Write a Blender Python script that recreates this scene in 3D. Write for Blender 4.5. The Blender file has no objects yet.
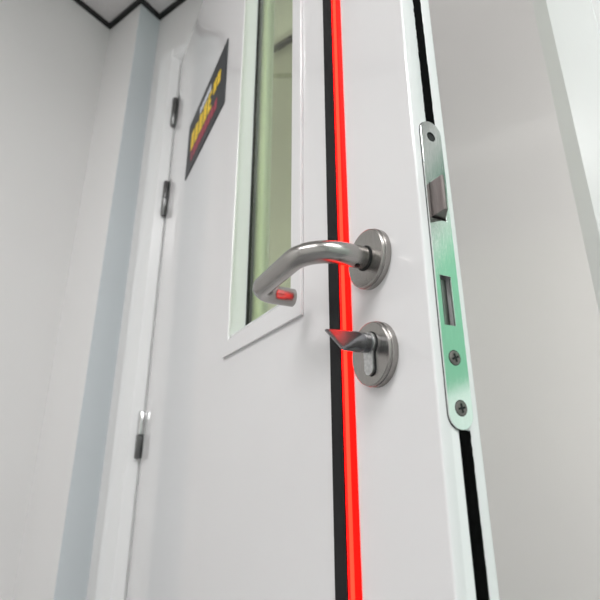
import bpy, bmesh, math, random
from mathutils import Vector, Matrix
random.seed(4)
sc = bpy.context.scene
COL = sc.collection

# ------------------------------------------------------------------ camera
CAM = Vector((1.07698, -0.80960, 0.900))
PITCH = math.atan(155 / 462)
fwd2 = Vector((-0.57358, 0.81915, 0))
cd = bpy.data.cameras.new('camera'); cam = bpy.data.objects.new('camera', cd); COL.objects.link(cam)
cam.location = CAM
look = fwd2 * math.cos(PITCH) + Vector((0, 0, 1)) * math.sin(PITCH)
cam.rotation_euler = look.to_track_quat('-Z', 'Y').to_euler()
cd.sensor_width = 36; cd.sensor_fit = 'HORIZONTAL'; cd.lens = 462 / 600 * 36
cd.clip_start = 0.01
cd.dof.use_dof = True; cd.dof.focus_distance = 0.42; cd.dof.aperture_fstop = 9
sc.camera = cam

# ------------------------------------------------------------------ world, lamps, exposure
w = bpy.data.worlds.new('world'); sc.world = w; w.use_nodes = True
w.node_tree.nodes['Background'].inputs[0].default_value = (0.9, 0.95, 1, 1)
w.node_tree.nodes['Background'].inputs[1].default_value = 0.3
sc.view_settings.view_transform = 'Standard'; sc.view_settings.look = 'None'
sc.view_settings.gamma = 1; sc.view_settings.use_curve_mapping = False
sc.view_settings.exposure = 0.0
CEIL = 0.9 + 1.632
def area(name, loc, sx, sy, power, col, rot=(0, 0, 0)):
    l = bpy.data.lights.new(name, 'AREA'); l.shape = 'RECTANGLE'; l.size = sx; l.size_y = sy
    l.energy = power; l.color = col
    o = bpy.data.objects.new(name, l); COL.objects.link(o); o.location = loc; o.rotation_euler = rot
    return o
area('ceiling_lamp_light', (2.15, -1.25, CEIL - 0.03), 1.2, 0.6, 32, (0.985, 1.0, 1.0))
area('ceiling_lamp_light', (0.55, -1.9, CEIL - 0.03), 1.2, 0.6, 22, (1.0, 0.975, 0.975))
area('corridor_lamp_light', (0.6, 0.55, 3.14), 2.4, 0.5, 1.5, (1.0, 0.99, 0.97))
# added fill lights at the closed corridor ends, no windows there
area('corridor_fill_light', (-2.3, 0.49, 1.2), 0.6, 2.2, 13, (1.0, 1.0, 0.97), (math.pi / 2, 0, -math.pi / 2))
area('corridor_fill_light', (2.95, 0.49, 1.1), 0.6, 2.1, 38, (1.0, 0.99, 0.98), (math.pi / 2, 0, math.pi / 2))

# ------------------------------------------------------------------ materials
def mat(name, col, rough=0.5, metal=0.0, spec=0.5, noise=0.0, nscale=40, bump=0.0, emit=None, estr=0, coat=0.0, stretch=None):
    m = bpy.data.materials.new(name); m.use_nodes = True; nt = m.node_tree; b = nt.nodes['Principled BSDF']
    b.inputs['Base Color'].default_value = (*col, 1); b.inputs['Roughness'].default_value = rough
    b.inputs['Metallic'].default_value = metal; b.inputs['Specular IOR Level'].default_value = spec
    b.inputs['Coat Weight'].default_value = coat; b.inputs['Coat Roughness'].default_value = 0.08
    if emit:
        b.inputs['Emission Color'].default_value = (*emit, 1); b.inputs['Emission Strength'].default_value = estr
    if noise or bump:
        tc = nt.nodes.new('ShaderNodeTexCoord'); mp = nt.nodes.new('ShaderNodeMapping')
        if stretch: mp.inputs['Scale'].default_value = stretch
        nz = nt.nodes.new('ShaderNodeTexNoise'); nz.inputs['Scale'].default_value = nscale; nz.inputs['Detail'].default_value = 5
        nt.links.new(tc.outputs['Object'], mp.inputs[0]); nt.links.new(mp.outputs[0], nz.inputs['Vector'])
        if noise:
            mr = nt.nodes.new('ShaderNodeMapRange'); mr.inputs['To Min'].default_value = 1 - noise; mr.inputs['To Max'].default_value = 1 + noise
            mr.inputs['From Min'].default_value = 0.3; mr.inputs['From Max'].default_value = 0.7
            mx = nt.nodes.new('ShaderNodeVectorMath'); mx.operation = 'SCALE'; mx.inputs[0].default_value = col
            nt.links.new(nz.outputs['Fac'], mr.inputs['Value']); nt.links.new(mr.outputs[0], mx.inputs['Scale'])
            nt.links.new(mx.outputs[0], b.inputs['Base Color'])
        if bump:
            bp = nt.nodes.new('ShaderNodeBump'); bp.inputs['Strength'].default_value = bump; bp.inputs['Distance'].default_value = 0.0005
            nt.links.new(nz.outputs['Fac'], bp.inputs['Height']); nt.links.new(bp.outputs[0], b.inputs['Normal'])
    return m
M = {}
M['wall'] = mat('wall_paint', (0.77, 0.76, 0.755), 0.6, noise=0.01, nscale=3, bump=0.08)
M['wall_blue'] = mat('pale_blue_grey_face', (0.64, 0.685, 0.71), 0.55, noise=0.01, nscale=3)
M['mint'] = mat('green_bounce_tint', (0.66, 0.74, 0.70), 0.6, noise=0.02, nscale=3)  # tint chosen to throw green bounce light onto the door edge
M['corr'] = mat('corridor_paint', (0.78, 0.775, 0.765), 0.6, noise=0.01, nscale=3)
M['ceil'] = mat('ceiling_tile', (0.72, 0.70, 0.70), 0.8, noise=0.03, nscale=90)
M['black_trim'] = mat('black_trim', (0.01, 0.01, 0.01), 0.5)
M['green_reflector'] = mat('reflector_green', (0.22, 0.56, 0.36), 0.5)  # this and the next three colour the added reflector strips
M['dark_green_reflector'] = mat('reflector_dark_green', (0.08, 0.20, 0.14), 0.5)
M['white_reflector'] = mat('reflector_white', (0.95, 0.95, 0.92), 0.3)
M['pale_green_reflector'] = mat('reflector_pale_green', (0.80, 0.95, 0.87), 0.5)
M['floor'] = mat('vinyl_floor', (0.28, 0.28, 0.29), 0.35, noise=0.08, nscale=60)
M['door'] = mat('door_white', (0.82, 0.81, 0.815), 0.07, noise=0.006, nscale=2.5)
M['edge'] = mat('reveal_lit_white', (0.90, 0.92, 0.915), 0.35)  # door white made brighter and cooler, side light put into the colour
M['frame'] = mat('frame_white', (0.87, 0.87, 0.87), 0.22)
M['steel'] = mat('brushed_steel', (0.36, 0.345, 0.33), 0.27, 1.0, noise=0.12, nscale=60, bump=0.25, stretch=(30, 30, 1.5))
M['lever'] = mat('satin_steel', (0.38, 0.365, 0.35), 0.24, 1.0, noise=0.05, nscale=60, bump=0.12, stretch=(1, 1, 25))
M['plate'] = mat('faceplate_steel', (0.80, 0.81, 0.80), 0.07, 1.0, noise=0.05, nscale=70, bump=0.06, stretch=(25, 25, 1))
M['bolt'] = mat('latch_steel', (0.22, 0.19, 0.185), 0.38, 1.0, noise=0.12, nscale=50, stretch=(20, 20, 1))
M['bolt_dark'] = mat('bolt_dark_steel', (0.22, 0.24, 0.22), 0.3, 1.0)
M['bolt_bright'] = mat('bolt_bright_steel', (0.7, 0.7, 0.7), 0.2, 1.0)
M['chrome'] = mat('hinge_chrome', (0.62, 0.62, 0.62), 0.18, 1.0)
M['hinge_dark'] = mat('hinge_steel', (0.20, 0.20, 0.20), 0.3, 1.0)
M['dark'] = mat('dark_gap', (0.01, 0.01, 0.01), 0.7)
M['rubber'] = mat('black_rubber', (0.002, 0.002, 0.002), 0.9, spec=0.05, noise=0.4, nscale=200)
M['black_alu'] = mat('black_profile', (0.010, 0.010, 0.011), 0.45, spec=0.15)
M['sign'] = mat('sign_black', (0.035, 0.038, 0.042), 0.45, spec=0.3)
M['yellow'] = mat('sign_yellow', (1.0, 0.68, 0.01), 0.4)
M['red'] = mat('sign_crimson', (0.42, 0.02, 0.06), 0.4)
M['white'] = mat('sign_white', (0.75, 0.78, 0.85), 0.4)
M['lamp'] = mat('lamp_diffuser', (0.8, 0.8, 0.8), 0.5, emit=(0.97, 1, 0.98), estr=1.5)
def led_mat():
    m = bpy.data.materials.new('red_led_diffuser'); m.use_nodes = True; nt = m.node_tree; b = nt.nodes['Principled BSDF']
    b.inputs['Base Color'].default_value = (0.3, 0.002, 0.001, 1); b.inputs['Roughness'].default_value = 0.5; b.inputs['Specular IOR Level'].default_value = 0.1
    b.inputs['Emission Color'].default_value = (1.0, 0.002, 0.001, 1)
    b.inputs['Emission Strength'].default_value = 3.5
    return m
M['led'] = led_mat()
M['led_core'] = mat('red_led_core', (0.3, 0.01, 0.01), 0.5, spec=0.1, emit=(1.0, 0.02, 0.008), estr=5)
def glass_mat(name, col):
    m = bpy.data.materials.new(name); m.use_nodes = True; nt = m.node_tree; nt.nodes.clear()
    out = nt.nodes.new('ShaderNodeOutputMaterial'); t = nt.nodes.new('ShaderNodeBsdfTransparent'); g = nt.nodes.new('ShaderNodeBsdfGlossy')
    t.inputs[0].default_value = (*col, 1); g.inputs['Roughness'].default_value = 0.02
    f = nt.nodes.new('ShaderNodeFresnel'); ge = nt.nodes.new('ShaderNodeNewGeometry')   # same reflectance on both sides of the thin pane
    ma = nt.nodes.new('ShaderNodeMath'); ma.operation = 'MULTIPLY_ADD'; ma.inputs[1].default_value = 1 / 1.45 - 1.45; ma.inputs[2].default_value = 1.45
    nt.links.new(ge.outputs['Backfacing'], ma.inputs[0]); nt.links.new(ma.outputs[0], f.inputs[0])
    mx = nt.nodes.new('ShaderNodeMixShader'); nt.links.new(f.outputs[0], mx.inputs[0]); nt.links.new(t.outputs[0], mx.inputs[1]); nt.links.new(g.outputs[0], mx.inputs[2])
    nt.links.new(mx.outputs[0], out.inputs[0]); return m
M['glass'] = glass_mat('green_tinted_glass', (0.90, 0.95, 0.78))

# ------------------------------------------------------------------ helpers
def link(name, bm, m, parent=None, bevel=0, smooth=None, mats=None):
    bmesh.ops.recalc_face_normals(bm, faces=bm.faces)
    me = bpy.data.meshes.new(name); bm.to_mesh(me); bm.free()
    for x in (mats or [m]): me.materials.append(M[x])
    o = bpy.data.objects.new(name, me); COL.objects.link(o); o.parent = parent
    if bevel:
        b = o.modifiers.new('bevel', 'BEVEL'); b.width = bevel; b.segments = 2; b.limit_method = 'ANGLE'; b.angle_limit = math.radians(40)
    if smooth is not None:
        for p in me.polygons: p.use_smooth = True
        me.set_sharp_from_angle(angle=math.radians(smooth))
    return o
def box(bm, a, b, mi=0):
    x0, x1 = sorted((a[0], b[0])); y0, y1 = sorted((a[1], b[1])); z0, z1 = sorted((a[2], b[2]))
    v = [bm.verts.new((x, y, z)) for x in (x0, x1) for y in (y0, y1) for z in (z0, z1)]
    for q in ((0, 1, 3, 2), (4, 6, 7, 5), (0, 4, 5, 1), (2, 3, 7, 6), (0, 2, 6, 4), (1, 5, 7, 3)):
        f = bm.faces.new([v[i] for i in q]); f.material_index = mi
def prism(bm, poly, z0, z1):
    a = [bm.verts.new((x, y, z0)) for x, y in poly]; b = [bm.verts.new((x, y, z1)) for x, y in poly]
    n = len(poly); bm.faces.new(a[::-1]); bm.faces.new(b)
    for i in range(n): bm.faces.new((a[i], a[(i + 1) % n], b[(i + 1) % n], b[i]))
def struct(o, label=None, kind='structure'):
    o['kind'] = kind
    if label: o['label'] = label
    return o
def tag(o, label, cat, group=None):
    o['label'] = label; o['category'] = cat
    if group: o['group'] = group
    return o

# ------------------------------------------------------------------ room shell (frame wall on y = 0, x to the right, camera room at y < 0)
XL, XR, YB = -0.36, 3.0, -3.0
CX, CY = -0.163, -0.088          # boxed-in column corner
OPX0, OPX1, HEAD = -0.035, 1.095, 0.9 + 1.33
WT = 0.12
bm = bmesh.new(); box(bm, (-2.4, YB - .1, -.1), (XR + .1, 2.4, 0)); struct(link('floor', bm, 'floor'), 'grey vinyl floor')
# ceiling of this room: tiles in black grid
bm = bmesh.new(); box(bm, (XL - .1, YB - .1, CEIL), (XR + .1, WT, CEIL + .05)); struct(link('ceiling', bm, 'ceil'), 'pale grey ceiling tiles above a black edge trim')
# frame wall with its opening
bm = bmesh.new()
box(bm, (CX - .2, 0, 0), (OPX0, WT, CEIL)); box(bm, (OPX1, 0, 0), (XR + .1, WT, CEIL)); box(bm, (OPX0, 0, HEAD), (OPX1, WT, CEIL))
struct(link('wall_front', bm, 'wall'), 'off-white wall around the doorway')
bm = bmesh.new(); box(bm, (XL - .1, YB - .1, 0), (XL, 0.0, CEIL)); struct(link('wall_left', bm, 'wall'), 'off-white side wall left of the door')
bm = bmesh.new(); box(bm, (XL, CY, 0), (CX - .001, 0.0, CEIL)); struct(link('wall_column', bm, 'wall'), 'boxed-in corner column with pinkish white face')
bm = bmesh.new(); box(bm, (CX - .001, CY, 0), (CX, 0, CEIL)); struct(link('trim_1', bm, 'wall_blue'), 'pale blue-grey return of the corner column')  # thin sheet, bluer and darker than the column face
bm = bmesh.new(); box(bm, (XR, YB - .1, 0), (XR + .1, 0, CEIL)); struct(link('wall_right', bm, 'mint'), 'right wall out of view, tinted mint to bounce green light')
bm = bmesh.new(); box(bm, (XL, YB - .1, 0), (XR, YB, CEIL)); struct(link('wall_back', bm, 'wall'))
for nm, mm, za, zb in (('trim_9', 'dark_green_reflector', 1.87, 2.12), ('trim_12', 'white_reflector', 1.77, 1.87), ('trim_10', 'green_reflector', 1.14, 1.77), ('trim_11', 'pale_green_reflector', 0.0, 1.14)):  # strips added out of view so the faceplate mirrors green and white
    bm = bmesh.new(); box(bm, (1.5, -.004, za), (XR, 0, zb)); struct(link(nm, bm, mm), {'dark_green_reflector': 'unseen dark green strip added for the faceplate reflection', 'green_reflector': 'unseen green strip added for the faceplate reflection', 'white_reflector': 'unseen white strip added between the green reflector strips', 'pale_green_reflector': 'unseen pale green strip added for the faceplate reflection'}[mm])
# black ceiling edge trim following the zigzag of the walls
TW = 0.016
bm = bmesh.new(); z0, z1 = CEIL - .012, CEIL - .0005
box(bm, (XL, YB, z0), (XL + TW, CY, z1)); box(bm, (XL + TW, CY - TW, z0), (CX + TW, CY, z1)); box(bm, (CX, CY, z0), (CX + TW, -.0, z1)); box(bm, (CX + TW, -TW, z0), (XR, 0, z1))
struct(link('trim_2', bm, 'black_trim'), 'black angle trim where ceiling meets walls')
bm = bmesh.new()
for i in range(1, 6): box(bm, (CX + i * .6 - .012, YB, CEIL - .004), (CX + i * .6 + .012, -TW, CEIL + .001))
for i in range(1, 5): box(bm, (XL + TW, -i * .6 - .012, CEIL - .004), (XR, -i * .6 + .012, CEIL + .001))
struct(link('trim_3', bm, 'black_trim'), 'black ceiling grid bars')
# corridor behind the door
CC = 0.9 + 2.3; FY = 0.863
bm = bmesh.new(); box(bm, (-2.4, FY, 0), (XR + .1, FY + .1, CC)); struct(link('wall_corridor', bm, 'corr'), 'grey wall seen through the open doorway')
bm = bmesh.new(); box(bm, (-2.4, WT, CC), (XR + .1, FY + .1, CC + .05)); struct(link('ceiling_corridor', bm, 'ceil'))
bm = bmesh.new(); box(bm, (-2.5, WT, 0), (-2.4, FY, CC)); box(bm, (XR, WT, 0), (XR + .1, FY, CC)); struct(link('wall_corridor_end', bm, 'corr'))
bm = bmesh.new(); box(bm, (-2.4, WT - .02, CEIL), (XR + .1, WT, CC)); box(bm, (-2.4, WT - .02, 0), (CX - .2, WT, CEIL)); struct(link('wall_corridor_side', bm, 'corr'))
bm = bmesh.new()
box(bm, (-2.4, FY - .03, CC - .02), (XR, FY, CC))
for y in (.30, .49, .68): box(bm, (-2.4, y - .012, CC - .006), (XR, y + .012, CC + .001))
for i in range(-3, 5): box(bm, (i * .6 - .012, WT, CC - .006), (i * .6 + .012, FY, CC + .001))
struct(link('trim_4', bm, 'black_trim'), 'dark corridor ceiling trim')

# steel door frame: flat face with an angled bead towards the opening
def jamb_profile(sgn, x_in):
    # (x, y) outline, x_in = opening side
    return [(x_in, 0.0), (x_in, -.003), (x_in - sgn * .022, -.024), (x_in - sgn * .030, -.024), (x_in - sgn * .085, -.024), (x_in - sgn * .087, -.020), (x_in - sgn * .087, 0.0)]
def pj(bm, prof, z0, z1): prism(bm, prof, z0, z1)
XI0, XI1, ZI = -0.006, 1.064, 0.9 + 1.325
bm = bmesh.new()
pj(bm, jamb_profile(1, XI0), 0, ZI + .046); struct(link('trim_5', bm, 'frame'), 'white steel door frame jamb on the hinge side')
bm = bmesh.new()
pj(bm, jamb_profile(-1, XI1), 0, ZI + .046); struct(link('trim_6', bm, 'frame'), 'white steel door frame jamb on the lock side')
bm = bmesh.new()   # head
prof = [(0.0, ZI), (-.010, ZI + .004), (-.020, ZI + .012), (-.022, ZI + .014), (-.022, ZI + .045), (-.020, ZI + .046), (0.0, ZI + .046)]
a = [bm.verts.new((XI0 - .028, y, z)) for y, z in prof]; b = [bm.verts.new((XI1 + .028, y, z)) for y, z in prof]
bm.faces.new(a); bm.faces.new(b[::-1])
for i in range(len(prof)): bm.faces.new((a[i], a[(i + 1) % 7], b[(i + 1) % 7], b[i]))
struct(link('trim_7', bm, 'frame'), 'white steel door frame head')
bm = bmesh.new()   # reveals lining the opening, with the stop
box(bm, (OPX0, 0, 0), (XI0, WT, ZI)); box(bm, (XI1, 0, 0), (OPX1, WT, ZI)); box(bm, (OPX0, 0, ZI), (OPX1, WT, HEAD))
box(bm, (XI0, .045, 0), (XI0 + .015, WT, ZI)); box(bm, (XI1 - .0, .045, 0), (XI1 + .012, WT, ZI))
struct(link('trim_8', bm, 'frame'), 'white lining of the doorway')

# ------------------------------------------------------------------ the door: everything on it is laid out in door coordinates
K = 1.17 / 1000
PW = Vector((0.97623, -0.51156, 0.9))
DX = Vector((0.88576, -0.46415, 0)); TY = Vector((0.46415, 0.88576, 0))
RZ = math.atan2(DX.y, DX.x)
ROT = Matrix.Rotation(RZ, 3, 'Z')
def L(s, n, z): return Vector((-s, -n, z)) * K          # s towards the hinge, n off the face, z above camera height
class Anchor:
    def __init__(self, name, s, n, z):
        self.off = L(s, n, z)
        self.root = bpy.data.objects.new(name, None); COL.objects.link(self.root); self.root.empty_display_size = .02
        self.root.location = PW + ROT @ self.off; self.root.rotation_euler = (0, 0, RZ)
    def add(self, name, bm, m, parent=None, **kw):
        bm.transform(Matrix.Translation(-self.off))
        return link(name, bm, m, parent or self.root, **kw)
def dbox(bm, s0, s1, n0, n1, z0, z1): box(bm, L(s0, n0, z0), L(s1, n1, z1))
def cyl(bm, c, ax, r0, r1, h, seg=48):
    """closed frustum from c along ax (unit), metres"""
    ax = Vector(ax).normalized(); q = Vector((0, 0, 1)).rotation_difference(ax).to_matrix()
    rings = []
    for r, t in ((r0, 0), (r1, h)):
        rings.append([bm.verts.new(Vector(c) + q @ Vector((r * math.cos(2 * math.pi * i / seg), r * math.sin(2 * math.pi * i / seg), t))) for i in range(seg)])
    bm.faces.new(rings[0][::-1]); bm.faces.new(rings[1])
    for i in range(seg): bm.faces.new((rings[0][i], rings[0][(i + 1) % seg], rings[1][(i + 1) % seg], rings[1][i]))
def lathe(bm, c, ax, prof, seg=72):
    """prof: (radius, height) from axis to axis, metres"""
    ax = Vector(ax).normalized(); q = Vector((0, 0, 1)).rotation_difference(ax).to_matrix(); c = Vector(c)
    rings = []
    for r, h in prof:
        if r < 1e-7: rings.append([bm.verts.new(c + q @ Vector((0, 0, h)))])
        else: rings.append([bm.verts.new(c + q @ Vector((r * math.cos(2 * math.pi * i / seg), r * math.sin(2 * math.pi * i / seg), h))) for i in range(seg)])
    for A, B in zip(rings, rings[1:]):
        for i in range(seg):
            j = (i + 1) % seg
            f = [A[i % len(A)], A[j % len(A)], B[j % len(B)], B[i % len(B)]]
            u = []
            for v in f:
                if v not in u: u.append(v)
            if len(u) > 2: bm.faces.new(u)
def sweep(bm, pts, rad, seg=32):
    """tube with closed ends along pts (metres)"""
    n = len(pts); T = []
    for i in range(n):
        d = pts[min(i + 1, n - 1)] - pts[max(i - 1, 0)]; T.append(d.normalized())
    u = T[0].orthogonal().normalized(); rings = []
    for i in range(n):
        u = (u - u.dot(T[i]) * T[i]).normalized(); v = T[i].cross(u)
        r = rad[i] if isinstance(rad, list) else rad
        rings.append([bm.verts.new(pts[i] + r * (math.cos(2 * math.pi * k / seg) * u + math.sin(2 * math.pi * k / seg) * v)) for k in range(seg)])
    for A, B in zip(rings, rings[1:]):
        for k in range(seg): bm.faces.new((A[k], A[(k + 1) % seg], B[(k + 1) % seg], B[k]))
    bm.faces.new(rings[0][::-1]); bm.faces.new(rings[-1])
def plate(outlines, thick):
    """flat plate with holes: outlines in metres (u, v); returns a bmesh with w in [0, thick]"""
    cu = bpy.data.curves.new('tmp', 'CURVE'); cu.dimensions = '2D'; cu.fill_mode = 'BOTH'; cu.extrude = thick / 2
    for poly in outlines:
        s = cu.splines.new('POLY'); s.points.add(len(poly) - 1); s.use_cyclic_u = True
        for p, (x, y) in zip(s.points, poly): p.co = (x, y, 0, 1)
    o = bpy.data.objects.new('tmp', cu); COL.objects.link(o)
    dg = bpy.context.evaluated_depsgraph_get(); me = bpy.data.meshes.new_from_object(o.evaluated_get(dg))
    bm = bmesh.new(); bm.from_mesh(me); bmesh.ops.remove_doubles(bm, verts=bm.verts, dist=1e-6)
    for v in bm.verts: v.co.z += thick / 2
    bpy.data.objects.remove(o); bpy.data.curves.remove(cu); bpy.data.meshes.remove(me)
    return bm
def rect(u0, u1, v0, v1): return [(u0, v0), (u1, v0), (u1, v1), (u0, v1)]
def stadium(u0, u1, v0, v1, k=14):
    r = (u1 - u0) / 2; c = (u0 + u1) / 2
    return [(c + r * math.cos(math.pi + math.pi * i / k), v0 + r + r * math.sin(math.pi + math.pi * i / k)) for i in range(k + 1)] + \
           [(c + r * math.cos(math.pi * i / k), v1 - r + r * math.sin(math.pi * i / k)) for i in range(k + 1)]
def circle(c, r, k=24): return [(c[0] + r * math.cos(2 * math.pi * i / k), c[1] + r * math.sin(2 * math.pi * i / k)) for i in range(k)]
def sc_(poly, k=K): return [(x * k, y * k) for x, y in poly]
# plates on the lock edge: u = t (into the wall), v = z, w = outwards (-s)
EDGE = Matrix(((0, 0, 1, 0), (1, 0, 0, 0), (0, 1, 0, 0), (0, 0, 0, 1)))
# plates on the face: u = -s, v = z, w = n outwards
FACE = Matrix(((1, 0, 0, 0), (0, 0, -1, 0), (0, 1, 0, 0), (0, 0, 0, 1)))

DW, DT, ZB, ZT = 940, 30, -762, 1122
WS0, WS1, WZ0, WZ1 = 180, 366, 144, 960          # vision panel opening
dr = Anchor('door_1', DW, 0, ZB)
dr.root['kind'] = 'structure'; dr.root['label'] = 'open white door leaf with narrow green glass panel'
bm = plate([sc_(rect(-DW, 0, ZB, ZT)), sc_(rect(-WS1, -WS0, WZ0, WZ1))], DT * K)
bm.transform(FACE); bm.transform(Matrix.Translation((0, DT * K, 0)))
leaf = dr.add('door_leaf', bm, 'door', bevel=.0016)
# pockets cut in the leaf: bolt slot and brush groove, led groove
cut = bmesh.new()
dbox(cut, -3, 22, -9.7, -18.6, 72.6, 104); dbox(cut, -3.5, 4, -14.1, -20.3, -800, 1200)
cut.transform(Matrix.Translation(-dr.off)); cme = bpy.data.meshes.new('c'); cut.to_mesh(cme); co = bpy.data.objects.new('c', cme); COL.objects.link(co); co.parent = dr.root
bpy.context.view_layer.update()
leaf.modifiers.remove(leaf.modifiers['bevel'])
bo = leaf.modifiers.new('b', 'BOOLEAN'); bo.object = co; bo.operation = 'DIFFERENCE'; bo.solver = 'EXACT'; bo.use_self = True
dg = bpy.context.evaluated_depsgraph_get(); nm = bpy.data.meshes.new_from_object(leaf.evaluated_get(dg))
leaf.modifiers.clear(); leaf.data = nm; bpy.data.objects.remove(co); bpy.data.meshes.remove(cme)
bv = leaf.modifiers.new('bevel', 'BEVEL'); bv.width = .0014; bv.segments = 2; bv.limit_method = 'ANGLE'; bv.angle_limit = math.radians(40)
# vision panel: surface frame, deep inner reveal, gasket, glass
def ring(bm, s0, s1, z0, z1, w, n0, n1):
    dbox(bm, s0, s0 + w, n0, n1, z0, z1); dbox(bm, s1 - w, s1, n0, n1, z0, z1)
    dbox(bm, s0 + w, s1 - w, n0, n1, z0, z0 + w); dbox(bm, s0 + w, s1 - w, n0, n1, z1 - w, z1)
def frame_plate(s0, s1, z0, z1, w, n0, n1):
    b = plate([sc_(rect(-s1, -s0, z0, z1)), sc_(rect(-s1 + w, -s0 - w, z0 + w, z1 - w))], (n1 - n0) * K)
    b.transform(FACE); b.transform(Matrix.Translation((0, -n0 * K, 0))); return b
vf = dr.add('window_frame', frame_plate(WS0 - 23, WS1 + 14, WZ0 - 25, WZ1 + 20, 20.5, 0.05, 3.6), 'door', bevel=.0008)
bf = frame_plate(WS0 - 8, WS1 + 8, WZ0 - 8, WZ1 + 8, 8.5, -54, -30); dr.add('rear_frame', bf, 'edge')
bm = bmesh.new(); ring(bm, WS0 + .1, WS1 - .1, WZ0 + .1, WZ1 - .1, 1.2, -22, 0); dr.add('reveal_lining', bm, 'edge')
bm = bmesh.new(); ring(bm, WS0 + .2, WS1 - .2, WZ0 + .2, WZ1 - .2, 3.0, -29.5, -22.2); dr.add('glazing_seal', bm, 'black_trim')
bm = bmesh.new(); dbox(bm, WS0 + 2, WS1 - 2, -27, -24, WZ0 + 2, WZ1 - 2); g = dr.add('window_glass', bm, 'glass'); g['label'] = 'green tinted glass pane'
# brush seal in the edge groove, ragged outline
for (a, b_) in ((-758, 12.9), (218.6, 1118)):
    bm = bmesh.new(); L0 = []; R0 = []; z = a
    while z < b_:
        L0.append((14.2 - .0045 * max(-120, min(330, z)) + random.uniform(-.4, .3), z)); R0.append((21.6 - .0045 * max(-120, min(330, z)) + random.uniform(-.2, .2), z)); z += random.uniform(1.2, 3.2)
    L0.append((14, b_)); R0.append((21, b_))
    vs = []
    for (l, z), (r, _) in zip(L0, R0):
        vs.append([bm.verts.new(L(3.9, -l, z)), bm.verts.new(L(-.55, -l, z)), bm.verts.new(L(-.55, -r, z)), bm.verts.new(L(3.9, -r, z))])
    for A, B in zip(vs, vs[1:]):
        for i in range(4): bm.faces.new((A[i], A[(i + 1) % 4], B[(i + 1) % 4], B[i]))
    bm.faces.new(vs[0]); bm.faces.new(vs[-1][::-1])
    dr.add('edge_seal', bm, 'rubber')
# hinges on the far side
for i, (z1_, z0_) in enumerate(((982, 887), (703, 600), (94, -8))):
    h = bmesh.new(); zc = (z0_ + z1_) / 2
    lathe(h, L(938, 7, zc + 1), (0, 0, 1), [(0, 0), (6.8 * K, 0), (8.2 * K, .0006), (8.2 * K, (z1_ - zc - 3) * K), (7 * K, (z1_ - zc - 1) * K), (0, (z1_ - zc - 1) * K)], 32)
    hg = dr.add('hinge', h, 'hinge_dark' if i < 2 else 'chrome', smooth=35)
    h = bmesh.new()
    lathe(h, L(938, 7, z0_), (0, 0, 1), [(0, 0), (7 * K, 0), (8.2 * K, .002), (8.2 * K, (zc - z0_ - 1) * K), (6.8 * K, (zc - z0_) * K), (0, (zc - z0_) * K)], 32)
    dr.add('hinge_knuckle', h, 'hinge_dark', hg, smooth=35)
    h = bmesh.new(); dbox(h, 914, 934, 0.1, 2.2, z0_ + 2, z1_ - 2); dr.add('hinge_leaf', h, 'hinge_dark' if i < 2 else 'chrome', hg, bevel=.001)

# ------------------------------------------------------------------ red light strip in a black profile
A = Anchor('led_light_strip', 96, 0, ZB)
tag(A.root, 'glowing red vertical light strip in a black profile on the door face', 'light strip')
bm = bmesh.new(); dbox(bm, 95.2, 110.6, 0.05, 1.6, -755, 1112); dbox(bm, 80.4, 95.2, 0.05, .5, -755, 1112)
A.add('profile', bm, 'black_alu', bevel=.0003)['label'] = 'black profile strip beside the red light'
bm = bmesh.new(); n = 14; rows = []
for z in (-754, 1111):
    rows.append([bm.verts.new(L(80.2 + 14.9 * i / n, .55 + 2.6 * math.sin(math.pi * i / n) ** .7, z)) for i in range(n + 1)])
f = bm.faces.new(rows[0]); bm.faces.new(rows[1])
for i in range(n): bm.faces.new((rows[0][i], rows[0][i + 1], rows[1][i + 1], rows[1][i])).material_index = 1 if 4 <= i <= 7 else 0
bm.faces.new((rows[0][0], rows[0][n], rows[1][n], rows[1][0]))
A.add('diffuser', bm, 'led', smooth=60, mats=['led', 'led_core'])['label'] = 'glowing red diffuser'

# ------------------------------------------------------------------ lever handle
NY = Vector((0, -1, 0))
S0, Z0 = 52.0, 132.2
A = Anchor('lever_handle', S0, 0, Z0)
tag(A.root, 'brushed steel lever handle curving back to the door on a round rose', 'door handle')
def rose(anchor, s, z, name='rose'):
    bm = bmesh.new(); R = 21.9; T = -3.4
    lathe(bm, L(s, 0.05, z), NY, [(0, 0), (R * K, 0), (R * K, (7.2 + T) * K), ((R - .5) * K, (7.7 + T) * K), ((R - .7) * K, (7.7 + T) * K), ((R - .7) * K, (8.3 + T) * K), ((R - .4) * K, (8.7 + T) * K), ((R - .6) * K, (9.6 + T) * K), ((R - 1.4) * K, (10.1 + T) * K), (0, (10.1 + T) * K)], 96)
    o = anchor.add(name, bm, 'steel', smooth=25)
    return o
rose(A, S0, Z0)
bm = bmesh.new(); lathe(bm, L(S0, 6.7, Z0), NY, [(0, 0), (9.2 * K, 0), (9.2 * K, .6 * K), (0, .6 * K)], 48); A.add('collar_gap', bm, 'dark', smooth=30)
def arc_path(pts, radii, k=12):
    out = [pts[0]]
    for i in range(1, len(pts) - 1):
        p, a, b = pts[i], (pts[i - 1] - pts[i]).normalized(), (pts[i + 1] - pts[i]).normalized(); r = radii[i - 1]
        ang = a.angle(b); d = r / math.tan(ang / 2); c = p + (a + b).normalized() * (r / math.sin(ang / 2))
        s_, e_ = p + a * d - c, p + b * d - c
        tot = s_.angle(e_)
        for j in range(k + 1):
            t = j / k; out.append(c + (s_ * math.sin((1 - t) * tot) + e_ * math.sin(t * tot)) / math.sin(tot))
    out.append(pts[-1]); return out
path = arc_path([L(S0, 7.2, Z0), L(S0, 51, Z0), L(S0 + 95, 50.5, Z0 - 2.4), L(S0 + 95, 16.3, Z0 - 2.4)], [26 * K, 17 * K], 16)
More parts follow.
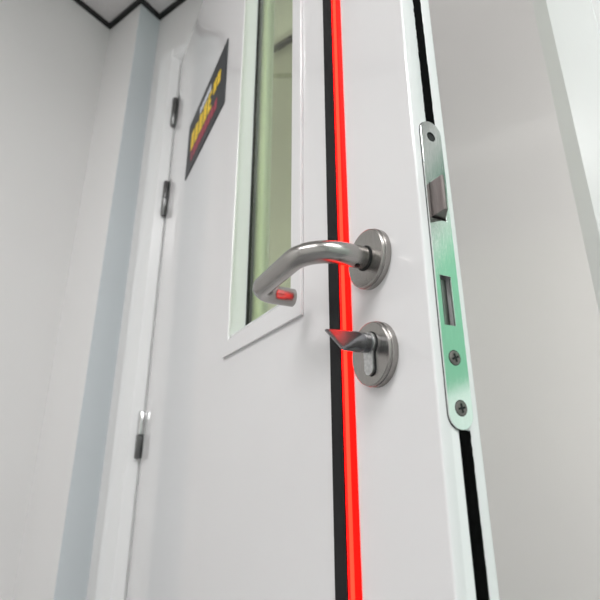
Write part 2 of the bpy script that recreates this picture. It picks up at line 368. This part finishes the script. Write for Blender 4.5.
# densify and round the end
dense = []
for a, b in zip(path, path[1:]):
    k = max(1, int((b - a).length / .004))
    dense += [a + (b - a) * i / k for i in range(k)]
dense.append(path[-1]); rad = [8.0 * K] * len(dense)
e = (dense[-1] - dense[-2]).normalized()
dense += [dense[-1] + e * .0006, dense[-1] + e * .0009]; rad += [7.6 * K, 7.0 * K]
rad[0] = 8.0 * K
bm = bmesh.new(); sweep(bm, dense, rad, 48); lv = A.add('lever', bm, 'lever', smooth=40)
bm = bmesh.new(); cyl(bm, L(S0 - 2, 14.5, Z0 - 7.9), (0, 0, -1), 1.9 * K, 1.9 * K, .25 * K, 20); A.add('set_screw', bm, 'dark')

# ------------------------------------------------------------------ thumb turn
S1, Z1 = 51.6, 63.6
A = Anchor('thumb_turn_lock', S1, 0, Z1)
tag(A.root, 'grey wedge-shaped thumb turn on a round steel rose below the lever handle', 'door lock')
rose(A, S1, Z1)
SK, ZA = 50.2, 70.0
def keyhole(s, rc, zc, hw, zb, k=20):
    a0 = math.asin(hw / rc)
    pts = [(rc * math.sin(a0 + (2 * math.pi - 2 * a0) * i / (k * 2)), zc - rc * math.cos(a0 + (2 * math.pi - 2 * a0) * i / (k * 2))) for i in range(k * 2 + 1)]
    pts += [(-hw * math.cos(math.pi * i / k), zb + hw - hw * math.sin(math.pi * i / k)) for i in range(k + 1)]
    return [(-s + x, z) for x, z in pts]
bm = plate([sc_(keyhole(SK - .4, 8.0, ZA, 5.1, 48.2))], .25 * K); bm.transform(FACE); bm.transform(Matrix.Translation(L(0, 6.7, 0))); A.add('cylinder_shadow_gap', bm, 'dark')  # black plate standing in for the shadow around the cylinder
bm = plate([sc_(keyhole(SK + .3, 7.4, ZA, 4.6, 48.9))], 2.2 * K); bm.transform(FACE); bm.transform(Matrix.Translation(L(0, 6.8, 0)))
M['cyl'] = mat('cylinder_nickel', (0.55, 0.55, 0.55), 0.38, 1.0, noise=.2, nscale=300)
A.add('cylinder', bm, 'cyl', bevel=.0004)['label'] = 'profile cylinder body'
# knob: round neck cut to a flared wedge
bm = bmesh.new(); seg = 64; rings = []
import math as m_
tilt = math.radians(44.5)                                    # ridge runs down and away from the hinge side
wv = Vector((-math.sin(tilt), math.cos(tilt) * -1)); wv = Vector((-.77, -.638)); tv = Vector((-.638, .77))
prof = [(7.2, 6.0, 6.0), (12.6, 6.6, 6.6), (15, 6.7, 6.7), (15.3, 6.2, 6.2), (15.9, 6.2, 6.2), (16.2, 6.7, 6.7), (18, 6.8, 6.8), (20, 7.0, 6.0), (23, 7.8, 5.1), (27, 9.4, 3.9), (31, 11.0, 2.7), (35, 12.4, 1.5), (37.2, 12.9, .9), (37.8, 12.7, .5)]
for nn, wr_, th_ in prof:
    nn *= .94
    r = []
    for i in range(seg):
        a = 2 * math.pi * i / seg; cx, cy = wr_ * math.cos(a), min(6.8, wr_) * math.sin(a)
        lim = th_ if nn > 17 else 99
        cy = max(-lim, min(lim, cy))
        r.append(bm.verts.new(L(SK + wv.x * cx + tv.x * cy, nn, ZA + wv.y * cx + tv.y * cy)))
    rings.append(r)
for a, b in zip(rings, rings[1:]):
    for i in range(seg): bm.faces.new((a[i], a[(i + 1) % seg], b[(i + 1) % seg], b[i]))
bm.faces.new(rings[0]); bm.faces.new(rings[-1])
M['turn'] = mat('grey_turn_metal', (0.27, 0.275, 0.285), 0.26, 1.0)
A.add('turn_knob', bm, 'turn', smooth=28)['label'] = 'dark grey flared turn knob'

# ------------------------------------------------------------------ mortise lock forend on the door edge
A = Anchor('mortise_lock', 0, -16.2, 13)
tag(A.root, 'steel lock faceplate with latch bolt and bolt slot on the door edge', 'door lock')
out = stadium(6.2, 24.3, 13, 218.4, 20)
bm = plate([sc_(out), sc_(circle((15.0, 206), 3.7)), sc_(rect(8.5, 20.6, 142.5, 168.6)), sc_(rect(9.7, 18.6, 72.6, 104))], 1.4 * K)
bm.transform(EDGE); bm.transform(Matrix.Translation((.00006, 0, 0)))
A.add('faceplate', bm, 'plate', bevel=.0002)
bm = plate([sc_([(15.3 + (x - 15.3) * 1.04, 115.7 + (z - 115.7) * 1.004) for x, z in out]), sc_(rect(9.6, 18.7, 72.5, 104.1))], .15 * K); bm.transform(EDGE); bm.transform(Matrix.Translation((-.00012, 0, 0)))
A.add('plate_gap', bm, 'dark')
# latch bolt: tall bevelled nose
bm = bmesh.new(); poly = [(-.1, 8.9), (11.6, 8.9), (12.4, 9.8), (12.4, 11.2), (1.0, 20.2), (-.1, 20.2)]   # (protrusion, t)
a = [bm.verts.new(L(-p, -t, 143.6)) for p, t in poly]; b = [bm.verts.new(L(-p, -t, 168.0)) for p, t in poly]
bm.faces.new(a); bm.faces.new(b[::-1])
for i in range(len(poly)): bm.faces.new((a[i], a[(i + 1) % 6], b[(i + 1) % 6], b[i]))
A.add('latch_bolt', bm, 'bolt', bevel=.0003)['label'] = 'brown-grey bevelled latch bolt sticking out'
# dead bolt resting inside its slot
bm = bmesh.new(); dbox(bm, 2.2, 20, -14.0, -18.2, 73.2, 103.2); dbox(bm, 4.5, 20, -10.0, -14.0, 73.2, 103.2); db = A.add('dead_bolt', bm, 'bolt_dark', bevel=.0006)
db['label'] = 'retracted dead bolt inside its slot'
bm = bmesh.new(); cyl(bm, L(2.6, -12.4, 73.4), (0, 0, 1), 1.0 * K, 1.0 * K, 29.6 * K, 16); A.add('bolt_rib', bm, 'bolt_bright', db, smooth=40)
# screws
def screw(t, z, rot, deep=0.0, m='bolt'):
    bm = bmesh.new(); X = Vector((1, 0, 0)); c = L(-1.45 + deep, -t, z)
    lathe(bm, c, X, [(0, 0), (4.1 * K, 0), (4.1 * K, .28 * K), (3.7 * K, .5 * K), (0, .75 * K)], 32)
    o = A.add('screw', bm, m, smooth=40)
    bm = bmesh.new()
    for k in range(2):
        b2 = bmesh.new(); box(b2, (0, -2.6 * K, -.62 * K), (.45 * K, 2.6 * K, .62 * K)); b2.transform(Matrix.Rotation(rot + k * math.pi / 2, 4, 'X')); b2.transform(Matrix.Translation(c + X * .52 * K))
        me = bpy.data.meshes.new('t'); b2.to_mesh(me); bm.from_mesh(me); b2.free(); bpy.data.meshes.remove(me)
    A.add('cross_slot', bm, 'dark', o)
    bm = bmesh.new(); lathe(bm, c - X * .02 * K, X, [(0, 0), (4.55 * K, 0), (4.55 * K, .12 * K), (0, .12 * K)], 32); A.add('screw_rim', bm, 'dark', o)
screw(14.7, 53.2, .35); screw(15.5, 24.8, .2)
bm = bmesh.new(); lathe(bm, L(-.2, -15.0, 206), (1, 0, 0), [(0, 0), (3.5 * K, 0), (3.5 * K, .2 * K), (1.2 * K, .35 * K), (0, .35 * K)], 24); A.add('screw_hole', bm, 'dark', smooth=40)

# ------------------------------------------------------------------ warning sign
A = Anchor('door_sign', 590, 0, 588)
tag(A.root, 'black sign with yellow, white and crimson lettering high on the door', 'sign')
bm = bmesh.new(); dbox(bm, 452, 728, .05, 2.0, 588, 734); A.add('sign_board', bm, 'sign', bevel=.0004)
def glyphs(name, m, s_hi, s_lo, z0, z1, count, w_):
    """blurred, unreadable lettering: strokes of uneven height in a row"""
    bm = bmesh.new(); step = (s_hi - s_lo) / count
    for i in range(count):
        s = s_hi - step * (i + .5); k = random.choice((0, 1, 2, 3)); h = z1 - z0; wd = step * .74
        def st(a0, a1, b0, b1): dbox(bm, s + wd / 2 - wd * a0, s + wd / 2 - wd * a1, 2.05, 2.5, z0 + h * b0, z0 + h * b1)
        st(0, w_, 0, 1)
        if k == 0: st(w_, 1, .8, 1); st(1 - w_, 1, 0, .8)
        if k == 1: st(w_, 1, 0, .2); st(w_, .8, .42, .6); st(w_, 1, .82, 1)
        if k == 2: st(1 - w_, 1, .0, 1); st(w_, 1 - w_, .4, .58)
        if k == 3: st(w_, 1, .0, .2); st(1 - w_, 1, .2, .9)
    A.add(name, bm, m)
glyphs('yellow_lettering', 'yellow', 697, 535, 642, 689, 5, .42)
glyphs('yellow_lettering', 'yellow', 532, 482, 664, 694, 2, .42)
glyphs('white_lettering', 'white', 632, 548, 694, 711, 5, .45)
glyphs('crimson_lettering', 'red', 688, 496, 611, 636, 9, .5)

# ------------------------------------------------------------------ ceiling lamps
for i, (x, y) in enumerate(((2.15, -1.25), (.55, -1.9))):
    bm = bmesh.new(); box(bm, (x - .62, y - .32, CEIL - .022), (x + .62, y + .32, CEIL - .006)); o = link('ceiling_light', bm, 'frame')
    o.location = (0, 0, 0); tag(o, 'rectangular ceiling luminaire ' + ('towards the mint wall' if i == 0 else 'towards the back wall'), 'ceiling light', 'ceiling luminaires')
    bm = bmesh.new(); box(bm, (x - .6, y - .3, CEIL - .026), (x + .6, y + .3, CEIL - .0215)); link('diffuser', bm, 'lamp', o)
